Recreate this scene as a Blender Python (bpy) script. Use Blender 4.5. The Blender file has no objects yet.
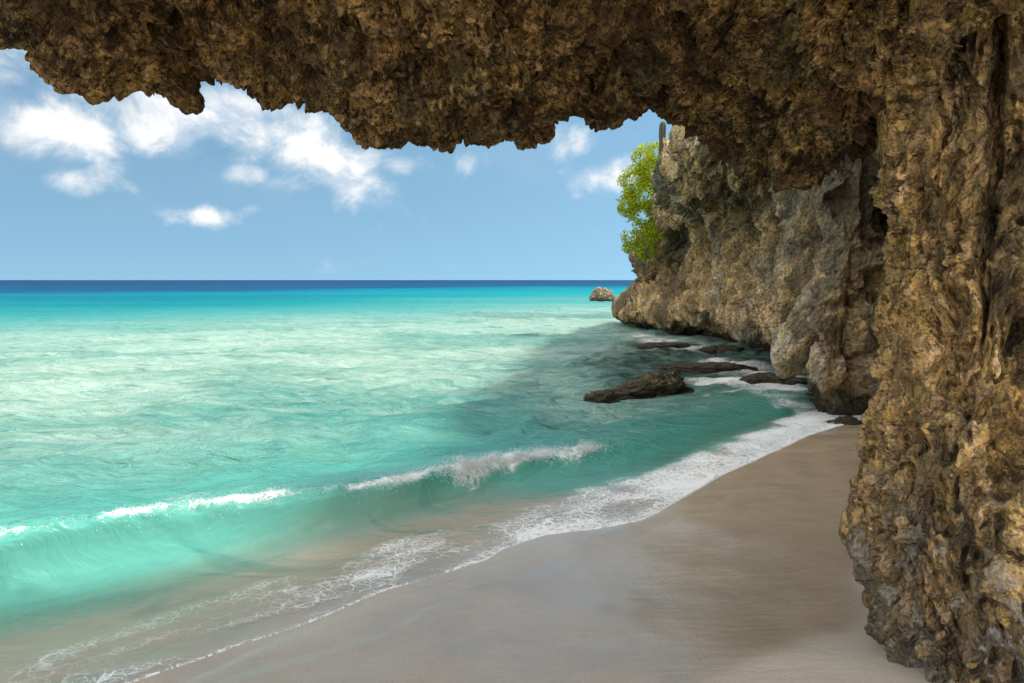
import bpy, math, random
import numpy as np

R = math.radians
rng = np.random.default_rng(7)
random.seed(7)
scene = bpy.context.scene
COL = scene.collection

# ------------------------------------------------------------------ camera
W, H, F = 1024, 683, 683.0
CAM = np.array([0.0, 0.0, 2.0])
PITCH = math.atan((341.5 - 280.0) / F)
cam_d = bpy.data.cameras.new("Camera")
cam = bpy.data.objects.new("Camera", cam_d)
COL.objects.link(cam)
cam_d.sensor_width = 36
cam_d.lens = 36 * F / W
cam_d.clip_start = 0.05
cam_d.clip_end = 90000
cam.location = CAM
cam.rotation_euler = (math.pi / 2 - PITCH, 0, 0)
scene.camera = cam


def ray(px, py):
    """world direction of a photo pixel, scaled to y = 1"""
    x = (px - W / 2) / F
    v = -(py - H / 2) / F
    cp, sp = math.cos(PITCH), math.sin(PITCH)
    y = cp + v * sp
    z = -sp + v * cp
    return np.array([x / y, 1.0, z / y])


def at(px, py, d):
    return CAM + ray(px, py) * d


def onz(px, py, z=0.0):
    r = ray(px, py)
    return CAM + r * ((z - CAM[2]) / r[2])


# ------------------------------------------------------------------ noise
def _hash(ix, iy, iz, seed):
    h = (ix.astype(np.int64) * 374761393 + iy.astype(np.int64) * 668265263 +
         iz.astype(np.int64) * 2147483647 + seed * 144665) & 0xFFFFFFFF
    h = ((h ^ (h >> 13)) * 1274126177) & 0xFFFFFFFF
    h = ((h ^ (h >> 16)) * 2246822519) & 0xFFFFFFFF
    return (h ^ (h >> 15)) & 0xFFFFFFFF


_G = rng.normal(size=(256, 3))
_G /= np.linalg.norm(_G, axis=1)[:, None]
_G = _G.astype(np.float32)


def perlin(P, seed=0):
    i = np.floor(P).astype(np.int64)
    f = (P - i).astype(np.float32)
    u = f * f * f * (f * (f * 6 - 15) + 10)
    out = np.zeros(len(P), np.float32)
    for dx in (0, 1):
        wx = u[:, 0] if dx else 1 - u[:, 0]
        for dy in (0, 1):
            wy = u[:, 1] if dy else 1 - u[:, 1]
            for dz in (0, 1):
                wz = u[:, 2] if dz else 1 - u[:, 2]
                g = _G[_hash(i[:, 0] + dx, i[:, 1] + dy, i[:, 2] + dz, seed) & 255]
                d = g[:, 0] * (f[:, 0] - dx) + g[:, 1] * (f[:, 1] - dy) + g[:, 2] * (f[:, 2] - dz)
                out += wx * wy * wz * d
    return out * 1.6


def fbm(P, octaves=4, seed=0, gain=0.5, ridged=False):
    P = np.asarray(P, np.float64)
    out = np.zeros(len(P), np.float32)
    a = 1.0
    for o in range(octaves):
        n = perlin(P * (2.03 ** o) + o * 17.3, seed + o)
        if ridged:
            n = 1 - 2 * np.abs(n)
        out += a * n
        a *= gain
    return out


def worley(P, seed=0):
    """F1, F2 distances, cell random"""
    P = np.asarray(P, np.float64)
    n = len(P)
    F1 = np.full(n, 9.0, np.float32)
    F2 = np.full(n, 9.0, np.float32)
    ID = np.zeros(n, np.float32)
    CH = 200000
    for a in range(0, n, CH):
        p = P[a:a + CH]
        i = np.floor(p).astype(np.int64)
        f = (p - i).astype(np.float32)
        f1 = np.full(len(p), 9.0, np.float32)
        f2 = f1.copy()
        cid = np.zeros(len(p), np.float32)
        for dx in (-1, 0, 1):
            for dy in (-1, 0, 1):
                for dz in (-1, 0, 1):
                    h = _hash(i[:, 0] + dx, i[:, 1] + dy, i[:, 2] + dz, seed)
                    ox = (h & 1023).astype(np.float32) / 1023 + dx - f[:, 0]
                    oy = ((h >> 10) & 1023).astype(np.float32) / 1023 + dy - f[:, 1]
                    oz = ((h >> 20) & 1023).astype(np.float32) / 1023 + dz - f[:, 2]
                    d = np.sqrt(ox * ox + oy * oy + oz * oz)
                    m = d < f1
                    f2 = np.where(m, f1, np.minimum(f2, d))
                    f1 = np.where(m, d, f1)
                    cid = np.where(m, (h & 4095).astype(np.float32) / 4095, cid)
        F1[a:a + CH], F2[a:a + CH], ID[a:a + CH] = f1, f2, cid
    return F1, F2, ID


def sstep(a, b, x):
    t = np.clip((x - a) / (b - a), 0, 1)
    return t * t * (3 - 2 * t)


# ------------------------------------------------------------------ mesh helpers
def mesh_obj(name, verts, faces, mat, parent=None, smooth=True, attrs=None, mat_index=None):
    me = bpy.data.meshes.new(name)
    verts = np.ascontiguousarray(verts, np.float32)
    faces = np.ascontiguousarray(faces, np.int32)
    nf, k = faces.shape
    me.vertices.add(len(verts))
    me.vertices.foreach_set("co", verts.ravel())
    me.loops.add(nf * k)
    me.loops.foreach_set("vertex_index", faces.ravel())
    me.polygons.add(nf)
    me.polygons.foreach_set("loop_start", np.arange(0, nf * k, k, dtype=np.int32))
    me.polygons.foreach_set("loop_total", np.full(nf, k, np.int32))
    me.update(calc_edges=True)
    me.polygons.foreach_set("use_smooth", np.full(nf, smooth, bool))
    for an, av in (attrs or {}).items():
        at_ = me.attributes.new(an, "FLOAT", "POINT")
        at_.data.foreach_set("value", np.ascontiguousarray(av, np.float32))
    me.materials.append(mat)
    o = bpy.data.objects.new(name, me)
    COL.objects.link(o)
    if parent is not None:
        o.parent = parent
    return o


def tag(o, label=None, cat=None, group=None, kind=None):
    if label: o["label"] = label
    if cat: o["category"] = cat
    if group: o["group"] = group
    if kind: o["kind"] = kind
    return o


def grid_faces(nu, nv, close_u=False, flip=False):
    iu = np.arange(nu if close_u else nu - 1)
    iv = np.arange(nv - 1)
    U, V = np.meshgrid(iu, iv, indexing="ij")
    U2 = (U + 1) % nu
    f = np.stack([U * nv + V, U2 * nv + V, U2 * nv + V + 1, U * nv + V + 1], -1).reshape(-1, 4)
    return f[:, ::-1] if flip else f


def spline(P, t):
    """Catmull-Rom along axis 0 at parameters t in [0, n-1]"""
    n = len(P)
    i = np.clip(np.floor(t).astype(int), 0, n - 2)
    f = (t - i).reshape((-1,) + (1,) * (P.ndim - 1))
    p1, p2 = P[i], P[i + 1]
    p0 = P[np.maximum(i - 1, 0)]
    p3 = P[np.minimum(i + 2, n - 1)]
    return 0.5 * (2 * p1 + (p2 - p0) * f + (2 * p0 - 5 * p1 + 4 * p2 - p3) * f ** 2 +
                  (3 * p1 - p0 - 3 * p2 + p3) * f ** 3)


def params(counts):
    """counts[i] samples between control i and i+1"""
    t = [np.linspace(i, i + 1, c, endpoint=False) for i, c in enumerate(counts)]
    return np.concatenate(t + [np.array([len(counts)], float)])


def loft(P, cu, cv):
    A = spline(np.asarray(P, float), params(cu))
    A = np.swapaxes(spline(np.swapaxes(A, 0, 1), params(cv)), 0, 1)
    return A


def normals(A, flip=False):
    du = np.gradient(A, axis=0)
    dv = np.gradient(A, axis=1)
    n = np.cross(du, dv)
    n /= np.linalg.norm(n, axis=2, keepdims=True) + 1e-9
    return -n if flip else n


# ------------------------------------------------------------------ node helpers
class NT:
    def __init__(self, tree):
        self.t = tree
        self.n = tree.nodes
        self.l = tree.links

    def new(self, typ, **kw):
        nd = self.n.new(typ)
        for k, v in kw.items():
            setattr(nd, k, v)
        return nd

    def put(self, sock, v):
        if hasattr(v, "is_output") or isinstance(v, bpy.types.NodeSocket):
            self.l.new(v, sock)
        elif isinstance(v, (tuple, list)):
            v = tuple(v)
            if sock.type == "RGBA" and len(v) == 3: v = v + (1,)
            sock.default_value = v
        else:
            sock.default_value = v

    def m(self, op, a, b=0.0, c=None, clamp=False):
        nd = self.new("ShaderNodeMath", operation=op)
        nd.use_clamp = clamp
        self.put(nd.inputs[0], a)
        self.put(nd.inputs[1], b)
        if c is not None: self.put(nd.inputs[2], c)
        return nd.outputs[0]

    def vm(self, op, a, b=(0, 0, 0)):
        nd = self.new("ShaderNodeVectorMath", operation=op)
        self.put(nd.inputs[0], a)
        self.put(nd.inputs[1], b)
        return nd.outputs[0]

    def mix(self, fac, a, b, blend="MIX"):
        nd = self.new("ShaderNodeMix", data_type="RGBA", blend_type=blend)
        nd.clamp_factor = True
        self.put(nd.inputs[0], fac)
        self.put(nd.inputs[6], a)
        self.put(nd.inputs[7], b)
        return nd.outputs[2]

    def mapr(self, v, a, b, c=0.0, d=1.0, smooth=True):
        nd = self.new("ShaderNodeMapRange", interpolation_type="SMOOTHSTEP" if smooth else "LINEAR")
        self.put(nd.inputs[0], v)
        for i, x in enumerate((a, b, c, d)): self.put(nd.inputs[i + 1], x)
        return nd.outputs[0]

    def noise(self, vec, scale, detail=4, rough=0.55, dist=0.0, out=0):
        nd = self.new("ShaderNodeTexNoise")
        self.put(nd.inputs["Vector"], vec)
        self.put(nd.inputs["Scale"], scale)
        self.put(nd.inputs["Detail"], detail)
        self.put(nd.inputs["Roughness"], rough)
        self.put(nd.inputs["Distortion"], dist)
        return nd.outputs[out]

    def voro(self, vec, scale, feature="F1", rand=1.0):
        nd = self.new("ShaderNodeTexVoronoi", feature=feature)
        self.put(nd.inputs["Vector"], vec)
        self.put(nd.inputs["Scale"], scale)
        self.put(nd.inputs["Randomness"], rand)
        return nd.outputs[0]

    def attr(self, name):
        nd = self.new("ShaderNodeAttribute", attribute_name=name)
        return nd.outputs["Fac"]

    def pos(self):
        return self.new("ShaderNodeNewGeometry").outputs["Position"]

    def scl(self, v, s):
        return self.vm("MULTIPLY", v, s)

    def ramp(self, fac, stops):
        nd = self.new("ShaderNodeValToRGB")
        cr = nd.color_ramp
        while len(cr.elements) < len(stops): cr.elements.new(0.5)
        for e, (p, c) in zip(cr.elements, stops):
            e.position = p
            e.color = tuple(c) + (1,)
        self.put(nd.inputs[0], fac)
        return nd.outputs[0]

    def bump(self, h, strength, dist, normal=None):
        nd = self.new("ShaderNodeBump")
        self.put(nd.inputs["Height"], h)
        nd.inputs["Strength"].default_value = strength
        nd.inputs["Distance"].default_value = dist
        if normal is not None: self.put(nd.inputs["Normal"], normal)
        return nd.outputs[0]


def material(name):
    m = bpy.data.materials.new(name)
    m.use_nodes = True
    m.node_tree.nodes.clear()
    t = NT(m.node_tree)
    out = t.new("ShaderNodeOutputMaterial")
    return m, t, out


def principled(t, out, color, rough=0.8, normal=None, spec=0.3, **kw):
    b = t.new("ShaderNodeBsdfPrincipled")
    t.put(b.inputs["Base Color"], color)
    t.put(b.inputs["Roughness"], rough)
    t.put(b.inputs["Specular IOR Level"], spec)
    if normal is not None: t.put(b.inputs["Normal"], normal)
    for k, v in kw.items(): t.put(b.inputs[k], v)
    t.l.new(b.outputs[0], out.inputs[0])
    return b


def rock_material(name, cols, streak=0.0, scale=1.0, bump=1.0, white=0.0, wet=0.0, stain=None, spec=0.2, patch=None, chunk=1.0, dark=1.0):
    """cols: light, mid, dark, grey tones of the stone; dark also paints shaded holes"""
    m, t, out = material(name)
    P = t.pos()
    S = t.scl(P, (1.0, 1.0, 1.0 - 0.8 * streak))
    n1 = t.noise(S, 1.3 * scale, 5, 0.6, 0.4)
    n2 = t.noise(S, 5.5 * scale, 5, 0.65, 0.6)
    n3 = t.noise(P, 26 * scale, 4, 0.7, 0.3)
    c = t.mix(t.mapr(n2, 0.36, 0.64), cols[1], cols[0])
    c = t.mix(t.mapr(n1, 0.46, 0.66), c, cols[3])
    # every chunk of the conglomerate has its own tone
    Wp = t.vm("ADD", S, t.scl(t.noise(P, 11 * scale, 3, 0.6, 0, 1), (0.07, 0.07, 0.07)))
    for vs, lo_, hi_ in ((13, 1 - 0.55 * chunk, 1 + 0.5 * chunk), (34, 1 - 0.45 * chunk, 1 + 0.4 * chunk)):
        vn = t.new("ShaderNodeTexVoronoi"); t.put(vn.inputs["Vector"], Wp); t.put(vn.inputs["Scale"], vs * scale)
        sp = t.new("ShaderNodeSeparateColor"); t.put(sp.inputs[0], vn.outputs["Color"])
        g_ = t.mapr(sp.outputs[0], 0, 1, lo_, hi_, False)
        cc = t.new("ShaderNodeCombineColor")
        t.put(cc.inputs[0], g_); t.put(cc.inputs[1], g_); t.put(cc.inputs[2], t.m("MULTIPLY", g_, t.mapr(sp.outputs[1], 0, 1, 0.8, 1.15, False)))
        c = t.mix(1.0, c, cc.outputs[0], "MULTIPLY")
    c = t.mix(t.mapr(n3, 0.50, 0.62, 0, 0.9 * dark), c, cols[2])  # dark flecks painted for the shade of small holes, besides mineral film
    n4 = t.noise(t.vm("ADD", S, (7.1, 3.3, 9.9)), 2.6 * scale, 6, 0.7, 0.8)
    c = t.mix(t.mapr(n4, 0.52, 0.62, 0, 0.85 * dark), c, cols[2])  # larger dark blotches, painted for shaded pockets as well
    if patch is not None:               # broad darker areas of another stone colour
        pn = t.noise(t.vm("ADD", t.scl(P, (1, 1, 0.45)), patch[2]), patch[0], 5, 0.65, 0.8)
        c = t.mix(t.mapr(pn, 0.46, 0.60, 0, patch[3]), c, t.mix(t.mapr(n2, 0.4, 0.62), patch[1], cols[2]))
    z = t.new("ShaderNodeSeparateXYZ")
    t.put(z.inputs[0], P)
    if white > 0:                       # pale crust low on the rock
        w = t.noise(t.vm("ADD", P, (1.7, 5.3, 2.9)), 9, 5, 0.7, 0.5)
        lo = t.mapr(z.outputs[2], 1.35, 0.35)
        w = t.m("MULTIPLY", t.mapr(w, 0.53, 0.61), lo)
        c = t.mix(t.m("MULTIPLY", w, white), c, (0.52, 0.50, 0.45))
        lich = t.mapr(z.outputs[2], 1.5, 0.3, 0, 0.5)
        c = t.mix(t.m("MULTIPLY", lich, t.mapr(n1, 0.35, 0.6)), c, (0.15, 0.13, 0.105))
    rough = 0.85
    if wet > 0:                         # dark wet algae band along the waterline
        ww = t.m("ADD", z.outputs[2], t.m("MULTIPLY", t.m("SUBTRACT", n2, 0.5), 0.9))
        f = t.mapr(ww, wet + 0.25, wet - 0.2)
        c = t.mix(f, c, (0.05, 0.038, 0.024))
        rough = t.mapr(ww, wet + 0.25, wet - 0.2, 0.85, 0.35)
    if stain is not None:
        f = t.mapr(t.noise(t.scl(P, (0.7, 0.35, 0.5)), 1.0, 5, 0.65, 0.5), 0.42, 0.56, 0, 0.85)
        zf = t.m("MULTIPLY", t.mapr(z.outputs[2], stain[0], stain[1]), f)
        c = t.mix(zf, c, stain[2])
    h = t.m("ADD", t.m("MULTIPLY", n3, 0.6), t.m("MULTIPLY", t.noise(P, 75 * scale, 3, 0.7), 0.35))
    vo = t.voro(t.vm("ADD", P, t.scl(t.noise(P, 14 * scale, 2, 0.5, 0, 1), (0.06, 0.06, 0.06))), 30 * scale)
    h = t.m("ADD", h, t.m("MULTIPLY", vo, 0.7))
    nrm = t.bump(h, 1.0, 0.05 * bump)
    principled(t, out, c, rough, nrm, spec)
    return m


# ------------------------------------------------------------------ shore line and ground heights
_wl = [(-90, 790), (0, 722), (110, 692), (220, 652), (320, 620), (380, 592), (440, 575), (488, 560), (503, 546), (545, 532),
       (595, 529), (642, 521), (690, 494), (722, 474), (770, 453), (822, 430)]
WL = np.array([onz(x, y, 0.03)[:2] for x, y in _wl])
WL = np.concatenate([[[-60, WL[0, 1] - 0.55 * (60 + WL[0, 0])]], WL, [[5.2, 9.7], [7.5, 11.3], [40, 33.0]]])
CS = 0.76


def shoreY(x):
    y = np.interp(x, WL[:, 0], WL[:, 1])
    y = np.where(x < -60, WL[0, 1] + 0 * x, y)
    return np.where(x > 40, 33.0, y)


_sx = np.linspace(-70, 45, 4600)
_sy = shoreY(_sx)
_k = np.exp(-np.linspace(-2, 2, 41) ** 2); _k /= _k.sum()
_sm = np.convolve(np.pad(_sy, 20, mode="edge"), _k, "valid")
_k2 = np.exp(-np.linspace(-2, 2, 161) ** 2); _k2 /= _k2.sum()
_sm2 = np.convolve(np.pad(_sy, 80, mode="edge"), _k2, "valid")


def shore_fine(x):
    return np.interp(x, _sx, _sm * 0.4 + _sy * 0.6)


def shore_smooth(x):
    return np.interp(x, _sx, _sm2)


_gs = np.array([-60, -20, -8, -3.6, -1.2, 0, 1.2, 2.4, 5, 9, 20, 45, 110, 260, 700, 40000])
_gz = np.array([2.2, 1.2, 0.62, 0.26, 0.09, 0.03, -0.10, -0.45, -0.9, -1.2, -1.6, -2.0, -4, -9, -25, -60])


def ground_z(x, y):
    s = (y - shore_smooth(x)) * CS
    return np.interp(s, _gs, _gz), s


# ------------------------------------------------------------------ beach and sea bed
m_sand, t, out = material("wet_sand")
P = t.pos()
s_at = t.attr("shore")
dry = t.attr("dry")
n1 = t.noise(P, 1.1, 5, 0.6, 0.4)
n2 = t.noise(P, 130, 3, 0.8)
n3 = t.noise(t.scl(P, (2.2, 9.0, 1)), 1.6, 5, 0.6, 0.6)
grain = t.mapr(n2, 0.3, 0.7)
c_wet = t.mix(t.mapr(n1, 0.35, 0.68), (0.52, 0.395, 0.265), (0.415, 0.31, 0.205))
c_wet = t.mix(t.m("MULTIPLY", grain, 0.55), c_wet, (0.25, 0.19, 0.135))
c_dry = t.mix(t.m("MULTIPLY", grain, 0.5), (0.55, 0.48, 0.39), (0.36, 0.30, 0.23))
d2 = t.m("ADD", dry, t.m("MULTIPLY", t.m("SUBTRACT", n1, 0.5), 0.5), clamp=True)
d2 = t.mapr(d2, 0.25, 0.75)
c = t.mix(d2, c_wet, c_dry)
c = t.mix(t.mapr(s_at, 1.5, 7.0), c, (0.62, 0.60, 0.48))
h = t.m("ADD", t.m("MULTIPLY", n2, 0.25), t.m("MULTIPLY", n3, 1.0))
h = t.m("ADD", h, t.m("MULTIPLY", t.noise(P, 60, 4, 0.7), 0.25))
nrm = t.bump(h, 0.35, 0.02)
b_s = principled(t, out, c, t.mapr(d2, 0, 1, 0.42, 0.9), nrm, t.mapr(d2, 0, 1, 0.6, 0.15))
film_n = t.noise(t.scl(P, (1.0, 2.5, 1)), 1.4, 5, 0.6, 0.5)
t.put(b_s.inputs["Coat Weight"], t.m("MULTIPLY", t.mapr(d2, 0, 1, 1.0, 0.0), t.mapr(film_n, 0.25, 0.6, 0.55, 1.0)))
b_s.inputs["Coat IOR"].default_value = 1.65
t.put(b_s.inputs["Coat Roughness"], t.mapr(film_n, 0.3, 0.7, 0.24, 0.14))
t.put(b_s.inputs["Coat Normal"], t.bump(t.m("ADD", n3, t.m("MULTIPLY", n2, 0.12)), 0.25, 0.012))

gx = np.concatenate([np.linspace(-70, -8, 60)[:-1], np.linspace(-8, 8, 420)[:-1], np.linspace(8, 60, 40)])
gy = np.concatenate([np.linspace(-60, -4, 50)[:-1], np.linspace(-4, 14, 460)[:-1], np.linspace(14, 90, 60)])
X, Y = np.meshgrid(gx, gy, indexing="ij")
xf, yf = X.ravel(), Y.ravel()


def beach_z(x, y):
    """ground height with its small relief: soft undulations and scarps left by the last swash"""
    z, s_ = ground_z(x, y)
    n_ = sstep(14, 8, np.hypot(x, y - 3))
    Pb = np.stack([x, y, 0 * x], 1)
    z = z + 0.02 * fbm(Pb * 0.6, 3, 11) + n_ * 0.006 * fbm(Pb * [2.4, 2.4, 1], 3, 12)
    for (o_, amp, wl_) in ((-0.42, 0.012, 0.9), (-0.16, 0.010, 0.6)):
        ss = s_ - o_ + 0.14 * perlin(Pb * wl_, 21)
        z += n_ * amp * sstep(0.03, -0.03, ss) * sstep(0.4, -0.2, perlin(Pb * 0.45, 22))
    return z, s_


P2 = np.stack([xf, yf, 0 * xf], 1)
gz, gs = beach_z(xf, yf)
dryf = sstep(1.75, 2.5, -gs + 0.25 * fbm(P2 * 0.8, 3, 23) - 0.5 * sstep(0.8, -0.8, xf)) 
beach = mesh_obj("beach", np.stack([xf, yf, gz], 1), grid_faces(len(gx), len(gy)), m_sand,
                 attrs={"shore": gs, "dry": dryf})
tag(beach, "smooth wet pale sand beach running under the rock overhang", "beach", kind="structure")

# ------------------------------------------------------------------ sea
nc = np.concatenate([np.linspace(-14, -5.2, 120)[:-1], np.linspace(-5.2, 5.6, 760)[:-1], np.linspace(5.6, 10, 60)])
srow = np.concatenate([np.linspace(-0.35, 0.3, 50)[:-1], np.linspace(0.3, 2.6, 260)[:-1],
                       np.linspace(2.6, 9, 190)[:-1], 9 * np.geomspace(1, 60 / 9, 230)[:-1],
                       60 * np.geomspace(1, 60000 / 60, 130)])
C, S = np.meshgrid(nc, srow, indexing="ij")
wid = 1 + np.maximum(0, S - 8) / 11.0
Xw = C * wid
Yw = np.where(S < 12, 0, 0)
blend = sstep(6, 40, S)
Yw = shore_fine(Xw) * (1 - sstep(0.15, 0.9, S)) + shore_smooth(Xw) * sstep(0.15, 0.9, S)
Yw = Yw * (1 - blend) + blend * np.clip(shore_smooth(Xw), -10, 14) + S / CS
# far rows straighten out
xw, yw, sw = Xw.ravel(), Yw.ravel(), S.ravel()
cw = C.ravel()
P2 = np.stack([xw, yw, 0 * xw], 1)
# swash film
gzw, gsw = beach_z(xw, yw)
film = 0.004 + 0.004 * (1 - np.exp(-np.maximum(sw, 0) / 0.02)) + 0.020 * sstep(0, 0.8, sw)
film = np.where(sw < 0, -0.05 * (-sw / 0.1), film)
z_swash = gzw + film
# breaking wave: crest position and height along the shore
along = xw
hcr = np.interp(along, [-9, -3.8, -2.6, -1.6, -0.7, -0.1, 0.5, 1.2, 2.2, 4], [0.34, 0.36, 0.34, 0.32, 0.28, 0.22, 0.145, 0.07, 0.04, 0.02])
sc_ = 1.62 + 0.10 * perlin(np.stack([along * 0.55, 0 * along, 0 * along], 1), 31) + 0.035 * perlin(np.stack([along * 2.3, 0 * along, 0 * along], 1), 32)
sc_ = sc_ + 0.36 * sstep(-1.2, -3.2, along)
ds = sw - sc_
front = np.where(ds < 0, np.exp(-(np.abs(ds) / 0.29) ** 2.6), np.exp(-(ds / 0.85) ** 1.6))
lvl = np.where(sw < 1.0, z_swash, 0)
base = -0.02 + 0 * sw
bl = sstep(0.55, 1.35, ds + 1.62)
zw = z_swash * (1 - bl) + np.maximum(base, gzw + 0.03) * bl
zw = zw + hcr * front
# back swell, second gentle swell lines
zw += 0.09 * np.exp(-((sw - 4.3 - 0.35 * perlin(np.stack([along * 0.35, 0 * along, 0 * along], 1), 33)) / 0.55) ** 2) * sstep(3.5, -1, along) * sstep(1, 3, sw)
zw += 0.07 * np.exp(-((sw - 7.4 - 0.5 * perlin(np.stack([along * 0.25, 0 * along, 0 * along], 1), 34)) / 0.7) ** 2)
# chop (stretched along the crests)
rot = math.radians(36)
q1 = (xw * math.cos(rot) + yw * math.sin(rot))
q2 = (-xw * math.sin(rot) + yw * math.cos(rot))
chA = sstep(1.5, 3.2, sw)
fade = np.clip(1 - sw / 140.0, 0, 1)
Q = np.stack([q1 * 0.55, q2 * 1.25, 0 * q1], 1)
warp = 0.5 * perlin(Q * 0.7 + 3, 41)
Q[:, 1] += warp
chop = 0.085 * (fbm(Q, 2, 42, 0.5, True) - 0.4)
sw_ph = fbm(np.stack([q1 * 0.10, q2 * 0.10, 0 * q1], 1), 2, 43)
chop += 0.045 * np.sin(2 * np.pi * (sw / 3.1 + 0.9 * sw_ph)) * sstep(5, 9, sw) * (0.4 + 0.6 * sstep(-0.3, 0.4, perlin(Q * [0.4, 0.3, 1], 44)))
near_f = sstep(46, 9, sw)
Q2 = np.stack([q1 * 1.9, q2 * 3.7, 0 * q1], 1)
Q2[:, 1] += 0.6 * perlin(Q2 * 0.5, 45)
chop2 = near_f * 0.030 * (fbm(Q2, 2, 46, 0.45) + 0.35 * fbm(Q2 * 0.7 + 9, 1, 47, 0.5, True))
zw += chA * fade * chop + chA * chop2
# small ripples in the swash and on the wave face
rp = sstep(0.05, 0.5, sw) * sstep(3.0, 1.2, sw)
Q3 = np.stack([q1 * 4.2, q2 * 9.0, 0 * q1], 1)
zw += rp * (0.002 + 0.004 * sstep(0.9, 1.4, sw)) * (fbm(Q3, 3, 48, 0.6, True) - 0.5)
# the crest leans towards the beach
lean = 0.16 * (hcr / 0.35) * front ** 2.5 * sstep(0.9, 1.3, sw)
xw = xw + 0.64 * lean
yw = yw - 0.77 * lean
# lumpy torn crest
crest = np.exp(-((ds - 0.02) / 0.16) ** 2) * sstep(0.06, 0.12, hcr)
Pc = np.stack([xw, yw, zw], 1)
zw += crest * 0.035 * fbm(Pc * 6.5, 4, 51, 0.6)
depth = np.maximum(zw - gzw, 0)
depth = depth * (1 + 2.2 * sstep(-0.6, 1.4, xw) * sstep(0.55, 1.1, sw))       # churned, cloudier water

# foam amounts (vertex attribute that drives a lacy pattern)
edge = np.exp(-(np.maximum(sw, 0) / 0.05)) * (sw > -0.05)
foam = 0.55 * edge * sstep(-2.5, 0.5, xw) + 0.62 * edge
rightm = sstep(-0.4, 1.6, xw)
foam += 0.43 * rightm * sstep(0.0, 0.06, sw) * sstep(0.85, 0.25, sw - 0.2 * rightm + 0.25 * perlin(P2 * 1.7, 61))
foam += (0.66 + 0.0 * sstep(-2.2, 0.3, xw)) * (0.75 + 0.5 * fbm(np.stack([q1 * 0.8, q2 * 2.2, 0 * q1], 1), 3, 56)) * sstep(-5.0, -2.0, xw) * sstep(0.0, 0.1, sw) * sstep(1.25, 0.7, sw)
foam += 0.36 * sstep(2.3, 3.0, xw) * sstep(5.0, 4.3, xw) * sstep(-0.02, 0.05, sw) * sstep(0.9, 0.4, sw)
cr_f = np.exp(-((ds + 0.0) / 0.11) ** 2)
crn = fbm(np.stack([along * 1.6, sw * 1.0, 0 * along], 1), 3, 53)
foam += cr_f * (0.45 + 0.45 * sstep(0.0, 0.4, crn + 0.1)) * sstep(1.6, 0.9, along)
brk = (np.exp(-((along + 0.28) / 0.42) ** 2) + 0.65 * np.exp(-((along - 0.62) / 0.28) ** 2)) * np.clip(0.85 + 0.7 * fbm(np.stack([along * 3.1, 0 * along, 0 * along], 1), 2, 60), 0.2, 1.3)
foam += brk * np.exp(-((ds + 0.10) / 0.22) ** 2) * 0.95
# thin trails of old foam behind and in front of the wave
foam += 0.34 * sstep(0.05, 0.5, fbm(np.stack([q1 * 0.5, q2 * 1.8, 0 * q1], 1), 3, 54)) * sstep(1.5, 2.2, sw) * sstep(6, 3, sw)
foam += 0.26 * np.exp(-((ds + 0.25) / 0.18) ** 2) * sstep(-0.1, 0.4, fbm(np.stack([along * 2.5, 0.3 * sw, 0 * along], 1), 3, 52))
# foam against the cliff foot and round the rocks
for (fx, fy, rx, ry, am) in ((5.0, 20.5, 1.3, 2.2, 0.9), (5.2, 15.6, 1.1, 1.8, 1.0), (4.9, 13.0, 0.9, 1.3, 0.9), (3.6, 13.3, 1.6, .5, 0.55),
                             (1.7, 11.9, 0.7, 0.3, 0.55), (2.9, 12.1, 0.5, 0.5, 0.6), (4.6, 11.0, .6, .8, .6), (4.6, 24.5, .8, 2.5, .6)):
    foam += am * np.exp(-((xw - fx) / rx) ** 2 - ((yw - fy) / ry) ** 2)
foam *= np.clip(1.0 + 0.5 * fbm(P2 * 1.3, 2, 55), 0.2, 1.5)
# reef patches (dark bottom) close to the cliff and mid-distance
reef = sstep(0.2, 0.9, np.exp(-((xw - 4.1) / 2.3) ** 2 - ((yw - 14.5) / 6.5) ** 2) * 1.5 + 0.28 * fbm(P2 * 0.55, 4, 57))
reef *= sstep(2.2, 4.5, sw)
reef = np.maximum(reef, 0.38 * sstep(0.15, 0.6, np.exp(-((xw - 3.0) / 9) ** 2 - ((yw - 38) / 9) ** 2) + 0.45 * fbm(P2 * [0.12, 0.3, 1], 4, 58) - 0.35))

m_sea, t, out = material("sea_water")
P = t.pos()
dep = t.attr("depth"); fo = t.attr("foam"); rf = t.attr("reef"); off = t.attr("offshore")
PW = t.vm("ADD", P, t.scl(t.noise(t.scl(P, (0.25, 0.5, 1)), 1.0, 3, 0.5, 0, 1), (1.2, 1.2, 0)))
pat = t.noise(t.scl(PW, (0.55, 1.5, 1)), 1.0, 6, 0.62, 1.2)
pat_far = t.noise(t.scl(P, (0.02, 0.075, 1)), 1.0, 5, 0.6, 0.5)
offn = t.m("ADD", off, t.m("MULTIPLY", t.m("SUBTRACT", pat_far, 0.5), t.m("MULTIPLY", off, 0.9)))
lo = t.m("LOGARITHM", t.m("MAXIMUM", offn, 1.0), 10.0)
lo = t.m("DIVIDE", lo, 3.0)            # 1 m -> 0, 1 km -> 1
body = t.ramp(lo, [(0.00, (0.58, 0.50, 0.40)), (0.022, (0.34, 0.45, 0.36)), (0.055, (0.14, 0.50, 0.42)), (0.15, (0.085, 0.36, 0.30)), (0.25, (0.08, 0.31, 0.265)),  # brighter teal at the wave face paints in light shining through it
                   (0.34, (0.17, 0.37, 0.30)), (0.47, (0.19, 0.41, 0.355)), (0.53, (0.09, 0.36, 0.35)), (0.61, (0.008, 0.27, 0.30)),
                   (0.71, (0.004, 0.17, 0.255)), (0.75, (0.008, 0.075, 0.17)), (0.95, (0.008, 0.045, 0.12))])
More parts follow.
